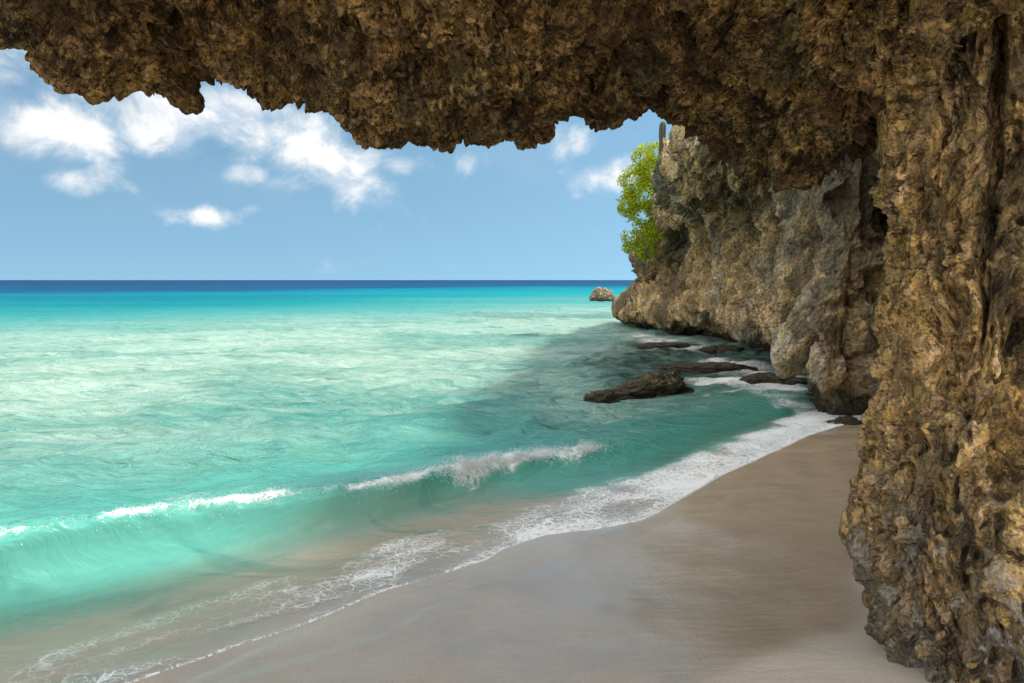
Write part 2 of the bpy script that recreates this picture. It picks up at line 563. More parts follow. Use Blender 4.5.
pat2 = t.noise(t.scl(PW, (0.10, 0.24, 1)), 1.0, 4, 0.6, 0.8)
sand_sky_f = t.m("ADD", t.m("MULTIPLY", t.mapr(pat2, 0.36, 0.60), 0.75), t.m("MULTIPLY", t.mapr(pat, 0.44, 0.64), 0.35), clamp=True)  # pale sand bottom, plus streaks painted as sky reflection off the wavelets
sand_sky_f = t.m("MULTIPLY", sand_sky_f, t.mapr(off, 2.4, 7.5))
sand_sky_f = t.m("MULTIPLY", sand_sky_f, t.mapr(offn, 40.0, 15.0))
body = t.mix(t.m("MULTIPLY", sand_sky_f, 0.82), body, (0.47, 0.62, 0.53))
dk = t.mapr(t.noise(t.scl(PW, (0.9, 2.6, 1)), 1.0, 5, 0.6, 0.8), 0.50, 0.72, 0, 0.6)
body = t.mix(t.m("MULTIPLY", dk, t.mapr(off, 90, 30)), body, (0.045, 0.235, 0.21))
rfn = t.m("MULTIPLY", rf, t.mapr(t.noise(t.scl(P, (0.9, 1.3, 1)), 1.5, 5, 0.65, 0.5), 0.3, 0.6, 0.45, 1.0))
body = t.mix(t.m("MULTIPLY", rfn, 0.93), body, t.mix(t.noise(P, 1.7, 4), (0.010, 0.06, 0.062), (0.036, 0.052, 0.036)))
# ripples
w1 = t.noise(t.scl(PW, (1.6, 4.0, 1)), 1.2, 4, 0.6, 0.9)
w2 = t.noise(t.scl(P, (5.0, 11.0, 1)), 1.3, 4, 0.6, 0.6)
w3 = t.noise(t.scl(P, (0.14, 0.6, 1)), 1.0, 5, 0.65, 0.4)
hh = t.m("ADD", t.m("MULTIPLY", w1, t.mapr(off, 0.9, 6, 0.006, 0.20)), t.m("MULTIPLY", w2, t.mapr(off, 1, 5, 0.006, 0.038)))
hh = t.m("ADD", hh, t.m("MULTIPLY", w3, t.mapr(off, 15, 80, 0.0, 0.9)))
nrm = t.bump(hh, 1.0, 1.0)
dif = t.new("ShaderNodeBsdfDiffuse"); t.put(dif.inputs[0], body); t.put(dif.inputs["Normal"], nrm)
tra = t.new("ShaderNodeBsdfTranslucent"); t.put(tra.inputs[0], body)
mx0 = t.new("ShaderNodeMixShader"); mx0.inputs[0].default_value = 0.28
t.l.new(dif.outputs[0], mx0.inputs[1]); t.l.new(tra.outputs[0], mx0.inputs[2])
clear = t.new("ShaderNodeBsdfTransparent")
tint = t.mix(t.mapr(dep, 0.0, 0.12), (0.99, 0.99, 0.98), (0.66, 0.82, 0.76))
t.put(clear.inputs[0], tint)
opac = t.m("SUBTRACT", 1.0, t.m("EXPONENT", t.m("MULTIPLY", dep, -6.0)))
opac = t.m("MULTIPLY", opac, t.mapr(dep, 0.03, 0.14))
opac = t.m("MAXIMUM", opac, t.mapr(dep, 0.003, 0.02, 0.0, 0.6))      # stirred-up sand in the thin wash
mx1 = t.new("ShaderNodeMixShader")
t.put(mx1.inputs[0], opac)
t.l.new(clear.outputs[0], mx1.inputs[1]); t.l.new(mx0.outputs[0], mx1.inputs[2])
glo = t.new("ShaderNodeBsdfGlossy"); t.put(glo.inputs["Roughness"], t.mapr(t.m("ABSOLUTE", t.m("SUBTRACT", off, 1.5)), 0.0, 0.9, 0.32, 0.13))
t.put(glo.inputs["Normal"], nrm)
fr = t.new("ShaderNodeFresnel"); fr.inputs[0].default_value = 1.33; t.put(fr.inputs["Normal"], nrm)
frf = t.m("MULTIPLY", fr.outputs[0], t.m("MULTIPLY", t.mapr(lo, 0.3, 0.75, 0.8, 0.28), t.mapr(off, 1.6, 0.9, 1.0, 1.4)))
frf = t.m("MULTIPLY", frf, t.m("SUBTRACT", 1.0, t.new("ShaderNodeNewGeometry").outputs["Backfacing"]))      # no total reflection under the single sheet
mx2 = t.new("ShaderNodeMixShader")
t.put(mx2.inputs[0], frf)
t.l.new(mx1.outputs[0], mx2.inputs[1]); t.l.new(glo.outputs[0], mx2.inputs[2])
# lacy foam
FW = t.vm("ADD", P, t.scl(t.noise(P, 3.0, 4, 0.6, 0, 1), (0.30, 0.30, 0)))
FP = t.scl(FW, (1.0, 1.35, 0.0))
v1 = t.voro(FP, 9.0, "DISTANCE_TO_EDGE")
v2 = t.voro(t.vm("ADD", FP, (3.1, 1.7, 0)), 22.0, "DISTANCE_TO_EDGE")
fn = t.noise(FW, 14, 5, 0.7)
fb = t.noise(FW, 2.2, 4, 0.6, 0.5)
v3 = t.voro(t.scl(t.vm("ADD", FP, (1.3, 4.7, 0)), (1.0, 1.6, 1.0)), 46.0, "DISTANCE_TO_EDGE")
lace = t.m("MAXIMUM", t.mapr(v1, 0.10, 0.0), t.m("MULTIPLY", t.mapr(v2, 0.15, 0.0), 0.85))
lace = t.m("MAXIMUM", lace, t.m("MULTIPLY", t.mapr(v3, 0.2, 0.0), 0.7))
ft = t.m("MULTIPLY", fo, t.m("ADD", t.m("MULTIPLY", lace, 1.05), t.m("ADD", t.m("MULTIPLY", fb, 0.8), t.m("MULTIPLY", fn, 0.5))))
fmask = t.mapr(ft, 0.56, 1.12, 0, 0.93)
fd = t.new("ShaderNodeBsdfDiffuse"); t.put(fd.inputs[0], (0.86, 0.87, 0.86))
t.put(fd.inputs["Normal"], t.bump(t.m("ADD", fn, fmask), 0.6, 0.02))
mx3 = t.new("ShaderNodeMixShader")
t.put(mx3.inputs[0], fmask)
t.l.new(mx2.outputs[0], mx3.inputs[1]); t.l.new(fd.outputs[0], mx3.inputs[2])
t.l.new(mx3.outputs[0], out.inputs[0])

sea = mesh_obj("sea", np.stack([xw, yw, zw], 1), grid_faces(len(nc), len(srow)), m_sea,
               attrs={"depth": depth, "foam": foam, "reef": reef,
                      "offshore": sw * (1 + 0.9 * sstep(-0.5, 1.5, xw) * sstep(8, 3, sw)) * (1 + 0.75 * sstep(0.1, -0.7, xw / np.maximum(yw, 1)) * sstep(12, 60, sw))})
tag(sea, "turquoise sea with a small wave breaking on the sand", "sea", kind="structure")


def sea_z(x, y):
    return 0.0


# ------------------------------------------------------------------ rocks: displacement
def rough_rock(A, N, amps, seed, zs=1.0, mask=None, hole=2.0, flute=0.0):
    """A (nu,nv,3) surface, N its normals; returns displaced verts flat.
    big swells, eroded pockets, then knobbly lumps at three sizes"""
    P = A.reshape(-1, 3).copy()
    n = N.reshape(-1, 3)
    Pn = P * np.array([1, 1, zs])
    big, mid, cell, fine = amps
    d = big[0] * fbm(Pn / big[1], 3, seed)
    wv = np.stack([fbm(Pn / mid[1] + 11, 2, seed + 5), fbm(Pn / mid[1] + 37, 2, seed + 6), fbm(Pn / mid[1] + 71, 2, seed + 7)], 1)
    Pw = Pn + 0.30 * mid[1] * wv
    d += mid[0] * fbm(Pw / mid[1], 3, seed + 10, 0.55)
    pit = sstep(0.10, 0.55, fbm(Pw / (mid[1] * 0.5) + 3, 3, seed + 30))
    d -= mid[0] * 1.1 * pit
    pit2 = sstep(0.12, 0.5, perlin(Pw / (mid[1] * 0.19) + 9, seed + 31) + 0.25 * perlin(Pw / (mid[1] * 0.08), seed + 32))
    d -= cell[0] * hole * pit2
    wv2 = np.stack([perlin(Pn / (cell[1] * 0.6) + 5 * k, seed + 60 + k) for k in range(3)], 1)
    Pc_ = Pw + 0.35 * cell[1] * wv2
    for k, (f_, a_) in enumerate(((1.0, 1.0), (0.45, 0.55), (0.22, 0.30))):
        F1, F2, ID = worley(Pc_ / (cell[1] * f_) + 5 * k, seed + 20 + k)
        d += a_ * cell[0] * (0.75 - 1.7 * F1 * F1 + 0.35 * (ID - 0.5))
    d += fine[0] * fbm(Pn / fine[1], 2, seed + 40, 0.6, True)
    if flute:
        Pf_ = P * np.array([1, 1, 0.16])
        d += flute * (fbm(Pf_ / 1.1 + 4, 3, seed + 70, 0.5, True) - 0.6)
        hz = P[:, 2] * 1.1 + 0.9 * fbm(P * 0.35, 2, seed + 75)
        d += 0.35 * flute * (np.abs((hz % 1.0) - 0.5) * 2 - 0.5) * sstep(0.0, 0.4, fbm(P * 0.4 + 20, 2, seed + 76))
    if mask is not None:
        d = d * mask.ravel()
    return P + n * d[:, None] + wv2 * (cell[0] * 0.25)


# ------------------------------------------------------------------ overhang
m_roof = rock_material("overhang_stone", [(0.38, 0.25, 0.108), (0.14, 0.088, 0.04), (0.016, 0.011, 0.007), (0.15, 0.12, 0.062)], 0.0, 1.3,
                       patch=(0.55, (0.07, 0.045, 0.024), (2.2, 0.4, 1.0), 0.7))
lip_px = [(-420, 0, 3.5), (-260, -15, 3.6), (-120, -6, 3.7), (-30, -38, 3.7), (28, -34, 3.7), (42, 26, 3.7), (78, 64, 3.75), (120, 84, 3.8), (175, 96, 3.85),
          (215, 72, 3.95), (262, 86, 4.0), (325, 108, 4.15), (385, 142, 4.2), (440, 152, 4.3), (500, 149, 4.4), (543, 138, 4.55),
          (560, 116, 4.65), (578, 104, 4.7), (592, 124, 4.75), (608, 134, 4.8), (632, 130, 4.8), (656, 121, 4.8), (690, 145, 4.75),
          (722, 170, 4.65), (760, 182, 4.5), (800, 184, 4.4), (835, 168, 4.3), (872, 146, 4.3), (920, 140, 4.5), (990, 136, 4.6), (1150, 130, 4.6), (1500, 120, 4.6)]
sec = []
for (px, py, d) in lip_px:
    L = at(px, py, d)
    zl = L[2]
    topz = 5.2 + 0.5 * sstep(-3, 3, L[0])
    jig = 0
    sec.append([
        (L[0] * 0.90, 1.9, 5.2), (L[0] * 0.87, 1.65, 4.6), (L[0] * 0.85, 1.55, 4.0),
        (L[0] * 0.85, 1.75, 3.5), (L[0] * 0.86, 2.2, max(3.22, zl + 0.40)), (L[0] * 0.92, d - 1.35, zl + 0.30 * (1 if zl > 2.6 else 0.9)),
        (L[0] * 0.97, d - 0.55, zl + 0.12), (L[0], d, zl + 0.03), (L[0] * 1.01, d + 0.13, zl + 0.24), (L[0] * 1.02, d + 0.10, zl + 0.75),
        (L[0] * 1.02, d - 0.35, zl + 1.6), (L[0] * 1.0, d - 0.9, topz), (L[0], 2.6, topz + 0.15), (L[0] * 0.93, 2.0, topz - 0.1)])
cu = []
for a, b in zip(lip_px[:-1], lip_px[1:]):
    L0, L1 = at(*a), at(*b)
    dl = abs(L1[0] - L0[0]) + 0.5 * abs(L1[2] - L0[2])
    vis = -130 < a[0] < 1100
    cu.append(max(3, int(dl / (0.0072 if vis else 0.06))))
cv = [6, 8, 16, 60, 150, 116, 84, 44, 44, 24, 14, 12, 10]
A = loft(sec, cu, cv)
N = normals(A)
# make normals point outwards (down on the underside)
midk = A.shape[1] // 2
N = N if N[A.shape[0] // 2, int(sum(cv[:6])), 2] < 0 else -N
V = rough_rock(A, N, ((0.12, 1.3), (0.13, 0.38), (0.046, 0.12), (0.005, 0.028)), 100, hole=1.6)


def rods(A, N, V, n, u0, u1, v0, v1, seed, size=1.0, lift=0.006):
    """stubby branching-coral fragments half set in the stone"""
    rg = np.random.default_rng(seed)
    nu, nv = A.shape[:2]
    ui = rg.integers(u0, u1, n); vi = rg.integers(v0, v1, n)
    p = V.reshape(nu, nv, 3)[ui, vi]
    nn = N[ui, vi]
    t_ = rg.normal(size=(n, 3)) * [1, 1, 0.7]
    t_ -= nn * (np.sum(t_ * nn, 1) * rg.uniform(0.35, 1.0, n))[:, None]
    t_ /= np.linalg.norm(t_, axis=1)[:, None]
    L = rg.uniform(0.025, 0.10, n) * size
    r0 = rg.uniform(0.005, 0.013, n) * size
    b_ = np.cross(t_, nn + 0.01 * rg.normal(size=(n, 3)))
    b_ /= np.linalg.norm(b_, axis=1)[:, None]
    c_ = np.cross(b_, t_)
    bend = rg.normal(size=n) * 0.25
    rings, sides = 5, 6
    VV = []
    for k in range(rings):
        s = k / (rings - 1) - 0.5
        rad = r0 * (0.55 if k in (0, rings - 1) else 1.0) * (1 + 0.25 * rg.normal(size=n))
        cen = p + nn * lift * size + t_ * (L * s)[:, None] + b_ * (bend * L * (s * s * 2))[:, None]
        for q in range(sides):
            a_ = 2 * math.pi * q / sides
            VV.append(cen + b_ * (rad * math.cos(a_))[:, None] + c_ * (rad * math.sin(a_))[:, None])
    VV = np.stack(VV, 1)                                 # n, rings*sides, 3
    fs = []
    for k in range(rings - 1):
        for q in range(sides):
            q2 = (q + 1) % sides
            fs.append((k * sides + q, k * sides + q2, (k + 1) * sides + q2, (k + 1) * sides + q))
    for k in (0, rings - 1):
        b0 = k * sides
        fs.append((b0, b0 + 1, b0 + 2, b0 + 3)); fs.append((b0, b0 + 3, b0 + 4, b0 + 5))
    fs = np.array(fs)
    faces = (fs[None] + (np.arange(n) * rings * sides)[:, None, None]).reshape(-1, 4)
    return VV.reshape(-1, 3), faces


def cum(c, k): return int(sum(c[:k]))


nu, nv = A.shape[:2]
fa = grid_faces(nu, nv)
rv, rf_ = rods(A, N, V, 3200, cum(cu, 3), nu - 60, cum(cv, 3), cum(cv, 6) - 12, 5, 1.15, -0.002)
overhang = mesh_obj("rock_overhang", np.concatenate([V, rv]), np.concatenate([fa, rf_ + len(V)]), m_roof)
tag(overhang, "dark brown coral rock overhang hanging across the top of the view", "rock overhang", kind="structure")

# ------------------------------------------------------------------ pillar on the right
m_pil = rock_material("pillar_stone", [(0.66, 0.45, 0.21), (0.45, 0.285, 0.13), (0.032, 0.024, 0.016), (0.20, 0.178, 0.125)], 0.86, 1.2, 1.0, white=1.0, dark=0.75,
                      patch=(1.1, (0.12, 0.11, 0.075), (4.2, 1.4, 0.0), 0.75))
zs_ = [-0.5, 0.1, 0.34, 0.55, 0.78, 1.05, 1.4, 1.75, 2.2, 2.6, 2.95, 3.6, 5.0, 6.8]
px_ = [916, 902, 888, 880, 866, 870, 878, 880, 890, 884, 874, 858, 850, 900]
dep_ = [2.35, 2.38, 2.42, 2.46, 2.5, 2.6, 2.68, 2.74, 2.8, 2.8, 2.75, 2.7, 2.7, 2.7]      # nearest face
th = np.linspace(0, 2 * math.pi, 33)
ring = []
for z, p_, dn in zip(zs_, px_, dep_):
    a_, b_ = 1.9, 0.68
    cx, cy = 3.6, dn + b_
    ex = 2.6
    c_, s_ = np.cos(th), np.sin(th)
    lx = a_ * np.sign(c_) * np.abs(c_) ** (2 / ex)
    ly = b_ * np.sign(s_) * np.abs(s_) ** (2 / ex)
    tgt = (p_ - W / 2) / F
    for _ in range(6):
        i = np.argmin((cx + lx) / (cy + ly))
        cx += (tgt - (cx + lx[i]) / (cy + ly[i])) * (cy + ly[i])
    ring.append(np.stack([cx + lx, cy + ly, 0 * lx + z], 1))
ring = np.array(ring).swapaxes(0, 1)                     # theta, z
cth = [14] * 32
for i in range(32):
    a_ = 0.5 * (th[i] + th[i + 1])
    if math.pi * 0.8 < a_ < math.pi * 1.75: cth[i] = 44
cz = [12, 30, 28, 32, 36, 46, 46, 56, 52, 40, 40, 16, 10]
A = loft(ring, cth, cz)
N = normals(A)
mid_i = np.array([3.6, 4.2, 0])
if np.sum(N[:, 100] * (A[:, 100] - A[:, 100].mean(0))) < 0: N = -N
Pf = A.reshape(-1, 3)
# deep upright fissure
fis = np.abs(Pf[:, 0] - (0.690 * Pf[:, 1] + 0.04 * perlin(Pf * 1.3, 201) + 0.03 * perlin(Pf * 6, 202) + 0.03 * (2.4 - Pf[:, 2]))) 
wid_ = 0.020 + 0.02 * perlin(Pf * [1, 1, 2.0], 203)
fis = np.exp(-(fis / np.maximum(wid_, 0.012)) ** 2) * sstep(1.7, 2.2, Pf[:, 2] + 0.4 * perlin(Pf * 1.3, 204))
A = A - N * (0.17 * fis).reshape(A.shape[:2])[:, :, None]
V = rough_rock(A, N, ((0.08, 0.9), (0.085, 0.30), (0.034, 0.095), (0.007, 0.022)), 300, 0.55, hole=1.9)
nu, nv = A.shape[:2]
pillar = mesh_obj("rock_pillar", V, grid_faces(nu, nv), m_pil)
tag(pillar, "ochre pitted rock pillar rising from the sand to the overhang", "rock pillar", kind="structure")

# ------------------------------------------------------------------ sea cliff beyond
m_cliff = rock_material("cliff_stone", [(0.70, 0.50, 0.275), (0.52, 0.345, 0.17), (0.085, 0.062, 0.04), (0.46, 0.40, 0.30)], 0.7, 0.5, 2.0, chunk=0.6, dark=0.62,
                        wet=0.30, stain=(1.6, 3.2, (0.085, 0.082, 0.064)), patch=(0.42, (0.12, 0.10, 0.072), (0.3, 5.1, 0.7), 0.75))
# plan stations: foot x,y ; top height ; ledge push (towards the sea) ; toe push
st = [((16, 36), 2.6, 0.0, 0.3, (0.3, 1)), ((10, 33), 2.8, 0.0, 0.5, (-0.2, 1)), ((6.6, 31.0), 3.2, 0.1, 0.9, (-0.7, 0.7)), ((5.9, 28.5), 3.6, 0.1, 1.2, (-1, 0.1)),
      ((6.1, 25.5), 4.5, 0.3, 0.6, (-1, 0)), ((6.3, 22.5), 5.6, 0.9, 0.25, (-1, 0)), ((6.4, 20.3), 5.5, 1.65, 0.15, (-1, 0)),
      ((6.35, 18.0), 5.35, 1.95, 0.1, (-1, 0)), ((6.35, 16.0), 6.0, 2.0, 0.2, (-1, -0.1)), ((6.3, 14.0), 6.6, 1.8, 0.0, (-1, -0.1)),
      ((6.2, 12.6), 7.0, 1.5, 0.1, (-1, -0.1)), ((5.9, 11.8), 7.4, 0.9, 0.1, (-0.8, 0.4)), ((5.02, 11.2), 7.6, 0.4, 0.12, (-1, 0.2)), ((4.85, 10.5), 7.6, 0.3, 0.1, (-1, -0.3)),
      ((4.95, 10.05), 7.8, 0.3, 0.05, (-0.5, -0.9)), ((5.2, 10.5), 7.8, 0.3, 0.0, (0.9, -0.5)), ((6.5, 11.8), 7.8, 0.3, 0.0, (-0.2, -1)), ((7.2, 9.8), 8.0, 0.5, 0.0, (-1, 0.3)),
      ((5.5, 8.2), 8.4, 0.6, 0.0, (-1, 0)), ((5.4, 6.5), 8.8, 0.6, 0, (-1, 0)), ((5.6, 4.8), 8.6, 0.4, 0, (-1, 0)), ((6.2, 3.4), 8.0, 0.2, 0, (-0.8, -0.5)),
      ((8.0, 2.9), 7.0, 0, 0, (0, -1)), ((12.0, 3.0), 6.0, 0, 0, (0, -1)), ((18, 3.4), 5.0, 0, 0, (0, -1))]
sec = []
for (fx, fy), top, led, toe, nv_ in st:
    n_ = np.array(nv_, float); n_ /= np.linalg.norm(n_)
    lz = top - 1.2 if 17 < fy < 24 else top - 1.55
    lz = max(lz, 3.0 + 0.0 * top) if top > 4 else 0.72 * top
    cut = 1.0 if fy > 12 else 0.25
    prof = [(-0.9, -0.4 * cut), (-0.1, -0.9 * cut), (0.72 if 12 < fy < 24 else 0.40, -1.0 * cut + toe * 0.5), (1.0 if 12 < fy < 24 else 0.66, 0.25 + toe), (1.3, 0.30 + 0.35 * toe), (min(2.0, 0.5 * top), 0.18 - toe * 0.1),
            (min(2.9, 0.6 * top), 0.02), (lz - 0.35, 0.12 + 0.18 * led), (lz, 0.25 + 0.80 * led), (lz + 0.35 * (top - lz), 0.35 + led), (lz + 0.72 * (top - lz), 0.25 + led * 0.96), (top, -0.3 + led * 0.6), (top - 0.1, -3.0), (top - 1.5, -7)]
    row = [(fx + n_[0] * o, fy + n_[1] * o, z) for z, o in prof]
    back = (1.0, 0.0) if fy > 3.5 else (0.25, 1.0)
    for k_, dist_ in ((-2, 3.0), (-1, 7.0)):          # the flat top always runs inland
        row[k_] = (fx + back[0] * dist_, fy + back[1] * dist_, row[k_][2])
    sec.append(row)
cu = []
for a, b in zip(st[:-1], st[1:]):
    dl = math.dist(a[0], b[0])
    dm = max(4.0, 0.5 * (a[0][1] + b[0][1]))
    vis = 8.4 < dm < 31.5 and a[0][0] < 9
    cu.append(max(4, int(dl / (0.0016 * dm if vis else 0.15))))
cv = [6, 16, 20, 22, 30, 40, 46, 44, 36, 24, 24, 16, 6]
A = loft(sec, cu, cv)
N = normals(A)
k = cum(cu, 7)
if N[k, cum(cv, 5), 0] > 0: N = -N
V = rough_rock(A, N, ((0.30, 2.4), (0.24, 1.0), (0.085, 0.30), (0.02, 0.08)), 500, 0.6, flute=0.40)
cliff = mesh_obj("sea_cliff", V, grid_faces(*A.shape[:2]), m_cliff)
tag(cliff, "tan and grey limestone sea cliff undercut at the waterline", "cliff", kind="structure")
VC = V.reshape(A.shape)


# ------------------------------------------------------------------ loose rocks in the water
def boulder(name, loc, size, label, mat, seed, cat="rock", group=None, amps=None, sharp=1.0, rz=0.0, res=90, prof=None):
    nu_, nv_ = res * 2, res
    u = np.linspace(0, 2 * math.pi, nu_, endpoint=False)
    v = np.linspace(-math.pi / 2, math.pi / 2, nv_)
    U, Vv = np.meshgrid(u, v, indexing="ij")
    D = np.stack([np.cos(U) * np.cos(Vv), np.sin(U) * np.cos(Vv), np.sin(Vv)], -1).reshape(-1, 3)
    r = 1 + 0.30 * fbm(D * 1.1 + seed, 3, seed) + 0.10 * fbm(D * 3 + seed, 3, seed + 1, 0.6, True)
    F1, F2, ID = worley(D * 3.2 + seed, seed + 2)
    r += 0.14 * sharp * (np.clip(F2 - F1, 0, 0.4) / 0.4 - 0.5 + 0.8 * (ID - 0.5))
    F1, F2, ID = worley(D * 9 + seed, seed + 3)
    r += 0.06 * sharp * (np.clip(F2 - F1, 0, 0.4) / 0.4 - 0.5 + 0.8 * (ID - 0.5))
    Pp = D * r[:, None] * np.array(size)
    if prof is not None: Pp[:, 2] *= prof(Pp[:, 0] / size[0])
    o = mesh_obj(name, Pp, grid_faces(nu_, nv_, close_u=True), mat)
    o.location = loc
    o.rotation_euler = (0, 0, rz)
    return tag(o, label, cat, group)


m_wetrock = rock_material("wet_reef_stone", [(0.17, 0.125, 0.075), (0.10, 0.075, 0.05), (0.035, 0.028, 0.022), (0.12, 0.105, 0.06)], 0, 1.4, 1.2, wet=0.05, spec=0.4)
m_boulder = rock_material("dry_boulder_stone", [(0.46, 0.36, 0.25), (0.33, 0.25, 0.17), (0.13, 0.10, 0.075), (0.36, 0.31, 0.24)], 0, 1.0, 1.2, wet=0.22)

p = onz(603, 301)
boulder("boulder", (p[0], p[1], 0.18), (1.05, 0.9, 0.92), "pale rounded boulder alone in the sea near the horizon", m_boulder, 61, "boulder")
m_moss = rock_material("mossy_rock_stone", [(0.25, 0.205, 0.09), (0.13, 0.105, 0.055), (0.03, 0.024, 0.018), (0.13, 0.12, 0.05)], 0, 1.6, 1.2, wet=0.17, spec=0.3)
p = onz(641, 396)
boulder("jagged_rock", (p[0], p[1], 0.03), (0.84, 0.34, 0.34), "low jagged brown rock with mossy crown jutting from the water", m_moss, 64, "rock",
        rz=0.12, prof=lambda x: np.clip(0.70 + 0.75 * x, 0.30, 1.30))
p = onz(600, 403)
boulder("wave_washed_rock", (p[0], p[1], 0.03), (0.26, 0.18, 0.15), "small dark wet stone at the foot of the low jagged rock", m_wetrock, 67, "rock", res=50)
for (px, py, sx, sy, sz, lab, sd) in (
        (668, 346, 1.1, .55, .14, "flat dark reef slab awash closest to the cliff tip", 71),
        (722, 352, 0.55, .4, .20, "small pointed wet rock against the middle of the cliff foot", 73),
        (772, 381, 0.75, .5, .15, "black wet rock in the foam below the cliff notch", 75),
        (705, 370, 1.1, .45, .17, "barely emerging brown reef slab between jagged rock and cliff", 77),
        (850, 424, 0.30, .25, .12, "dark stone where cliff foot meets the sand", 79)):
    p = onz(px, py)
    boulder("reef_rock", (p[0], p[1], -0.05), (sx, sy, sz), lab, m_wetrock, sd, "rock", "wet reef rocks along the cliff foot", res=56)

# ------------------------------------------------------------------ shrub hanging on the headland
m_leaf, t, out = material("bright_leaves")
gi = t.new("ShaderNodeNewGeometry")
lc = t.ramp(gi.outputs["Random Per Island"], [(0.0, (0.13, 0.22, 0.014)), (0.35, (0.32, 0.42, 0.018)), (0.8, (0.50, 0.53, 0.025)), (1.0, (0.60, 0.54, 0.04))])
bd = t.new("ShaderNodeBsdfDiffuse"); t.put(bd.inputs[0], lc)
bt = t.new("ShaderNodeBsdfTranslucent"); t.put(bt.inputs[0], lc)
ms = t.new("ShaderNodeMixShader"); ms.inputs[0].default_value = 0.5
t.l.new(bd.outputs[0], ms.inputs[1]); t.l.new(bt.outputs[0], ms.inputs[2]); t.l.new(ms.outputs[0], out.inputs[0])
m_bark, t, out = material("grey_bark")
principled(t, out, t.mix(t.noise(t.pos(), 12, 4), (0.10, 0.08, 0.06), (0.22, 0.18, 0.14)), 0.9)


def leaves(centres, radii, n, size, seed):
    rg = np.random.default_rng(seed)
    w = np.array([r[0] * r[1] * r[2] for r in radii]) ** 0.8
    k = rg.choice(len(centres), n, p=w / w.sum())
    d = rg.normal(size=(n, 3)); d /= np.linalg.norm(d, axis=1)[:, None]
    rr = rg.uniform(0.35, 1.05, n) ** 0.6
    C_ = np.array(centres)[k] + d * rr[:, None] * np.array(radii)[k]
    keep = fbm(C_ * 2.3, 3, seed + 3) > -0.27
    C_ = C_[keep]; n = len(C_)
    a = rg.normal(size=(n, 3)) + [0, 0, -0.3]; a /= np.linalg.norm(a, axis=1)[:, None]
    b = np.cross(a, rg.normal(size=(n, 3))); b /= np.linalg.norm(b, axis=1)[:, None]
    L = size * rg.uniform(0.6, 1.3, n)[:, None]
    c = np.cross(a, b)
    V_ = np.stack([C_ - a * L * 0.5, C_ + b * L * 0.27 + c * L * 0.06, C_ + a * L * 0.5, C_ - b * L * 0.27 + c * L * 0.06], 1).reshape(-1, 3)
    return V_, np.arange(n * 4).reshape(-1, 4)


def tube(pts, r0, r1, sides=7):
    pts = np.asarray(pts, float)
    n = len(pts)
    V_ = []
    for i, p_ in enumerate(pts):
        tn = pts[min(i + 1, n - 1)] - pts[max(i - 1, 0)]
        tn /= np.linalg.norm(tn) + 1e-9
        u = np.cross(tn, [0.3, 0.5, 0.81]); u /= np.linalg.norm(u) + 1e-9
        w = np.cross(tn, u)
        r = r0 + (r1 - r0) * i / (n - 1)
        for q in range(sides):
            a = 2 * math.pi * q / sides
            V_.append(p_ + r * (u * math.cos(a) + w * math.sin(a)))
    F_ = [(i * sides + q, i * sides + (q + 1) % sides, (i + 1) * sides + (q + 1) % sides, (i + 1) * sides + q) for i in range(n - 1) for q in range(sides)]
    return np.array(V_), np.array(F_)


def join(parts):
    vs, fs, o = [], [], 0
    for v, f in parts:
        vs.append(v); fs.append(f + o); o += len(v)
    return np.concatenate(vs), np.concatenate(fs)


TD = 25.0
shrub = bpy.data.objects.new("shrub", None); COL.objects.link(shrub)
root = at(672, 215, TD)
shrub.location = root
tag(shrub, "bright yellow green shrub growing out from the cliff edge", "shrub")
cl = [(648, 158, 16, 14), (655, 172, 20, 16), (634, 182, 17, 16), (650, 195, 24, 18), (628, 204, 12, 13), (645, 215, 20, 14), (655, 232, 14, 13), (632, 238, 11, 10), (646, 251, 10, 9),
      (628, 248, 6, 5), (664, 205, 18, 22), (660, 150, 10, 8)]
cs, rs = [], []
for (px, py, rx, ry) in cl:
    d_ = TD + random.uniform(-0.35, 0.35)
    cs.append(at(px, py, d_) - root); rs.append((rx / F * TD * 1.02, 0.5, ry / F * TD * 1.02))
lv, lf = leaves(cs, rs, 24000, 0.085, 91)
mesh_obj("crown", lv, lf, m_leaf, shrub, smooth=False)
brs = [tube([(0.9, 0.3, -0.1), (0.1, 0, 0.05), (-0.3, 0, 0.2)], 0.07, 0.05)]
for c_ in cs:
    mid_ = np.array([-0.2, 0, 0.15]) * 0.6 + np.array(c_) * 0.45 + [0, 0, 0.12]
    brs.append(tube([(-0.1, 0, 0.1), mid_, c_], 0.035, 0.012, 5))
for (px, py) in ((640, 268), (652, 272), (634, 262)):          # bare hanging twigs
    e = at(px, py, TD) - root
    brs.append(tube([cs[8], (np.array(cs[8]) + e) / 2 + [0.05, 0, 0], e], 0.016, 0.008, 5))
bv, bf = join(brs)
mesh_obj("trunk", bv, bf, m_bark, shrub)

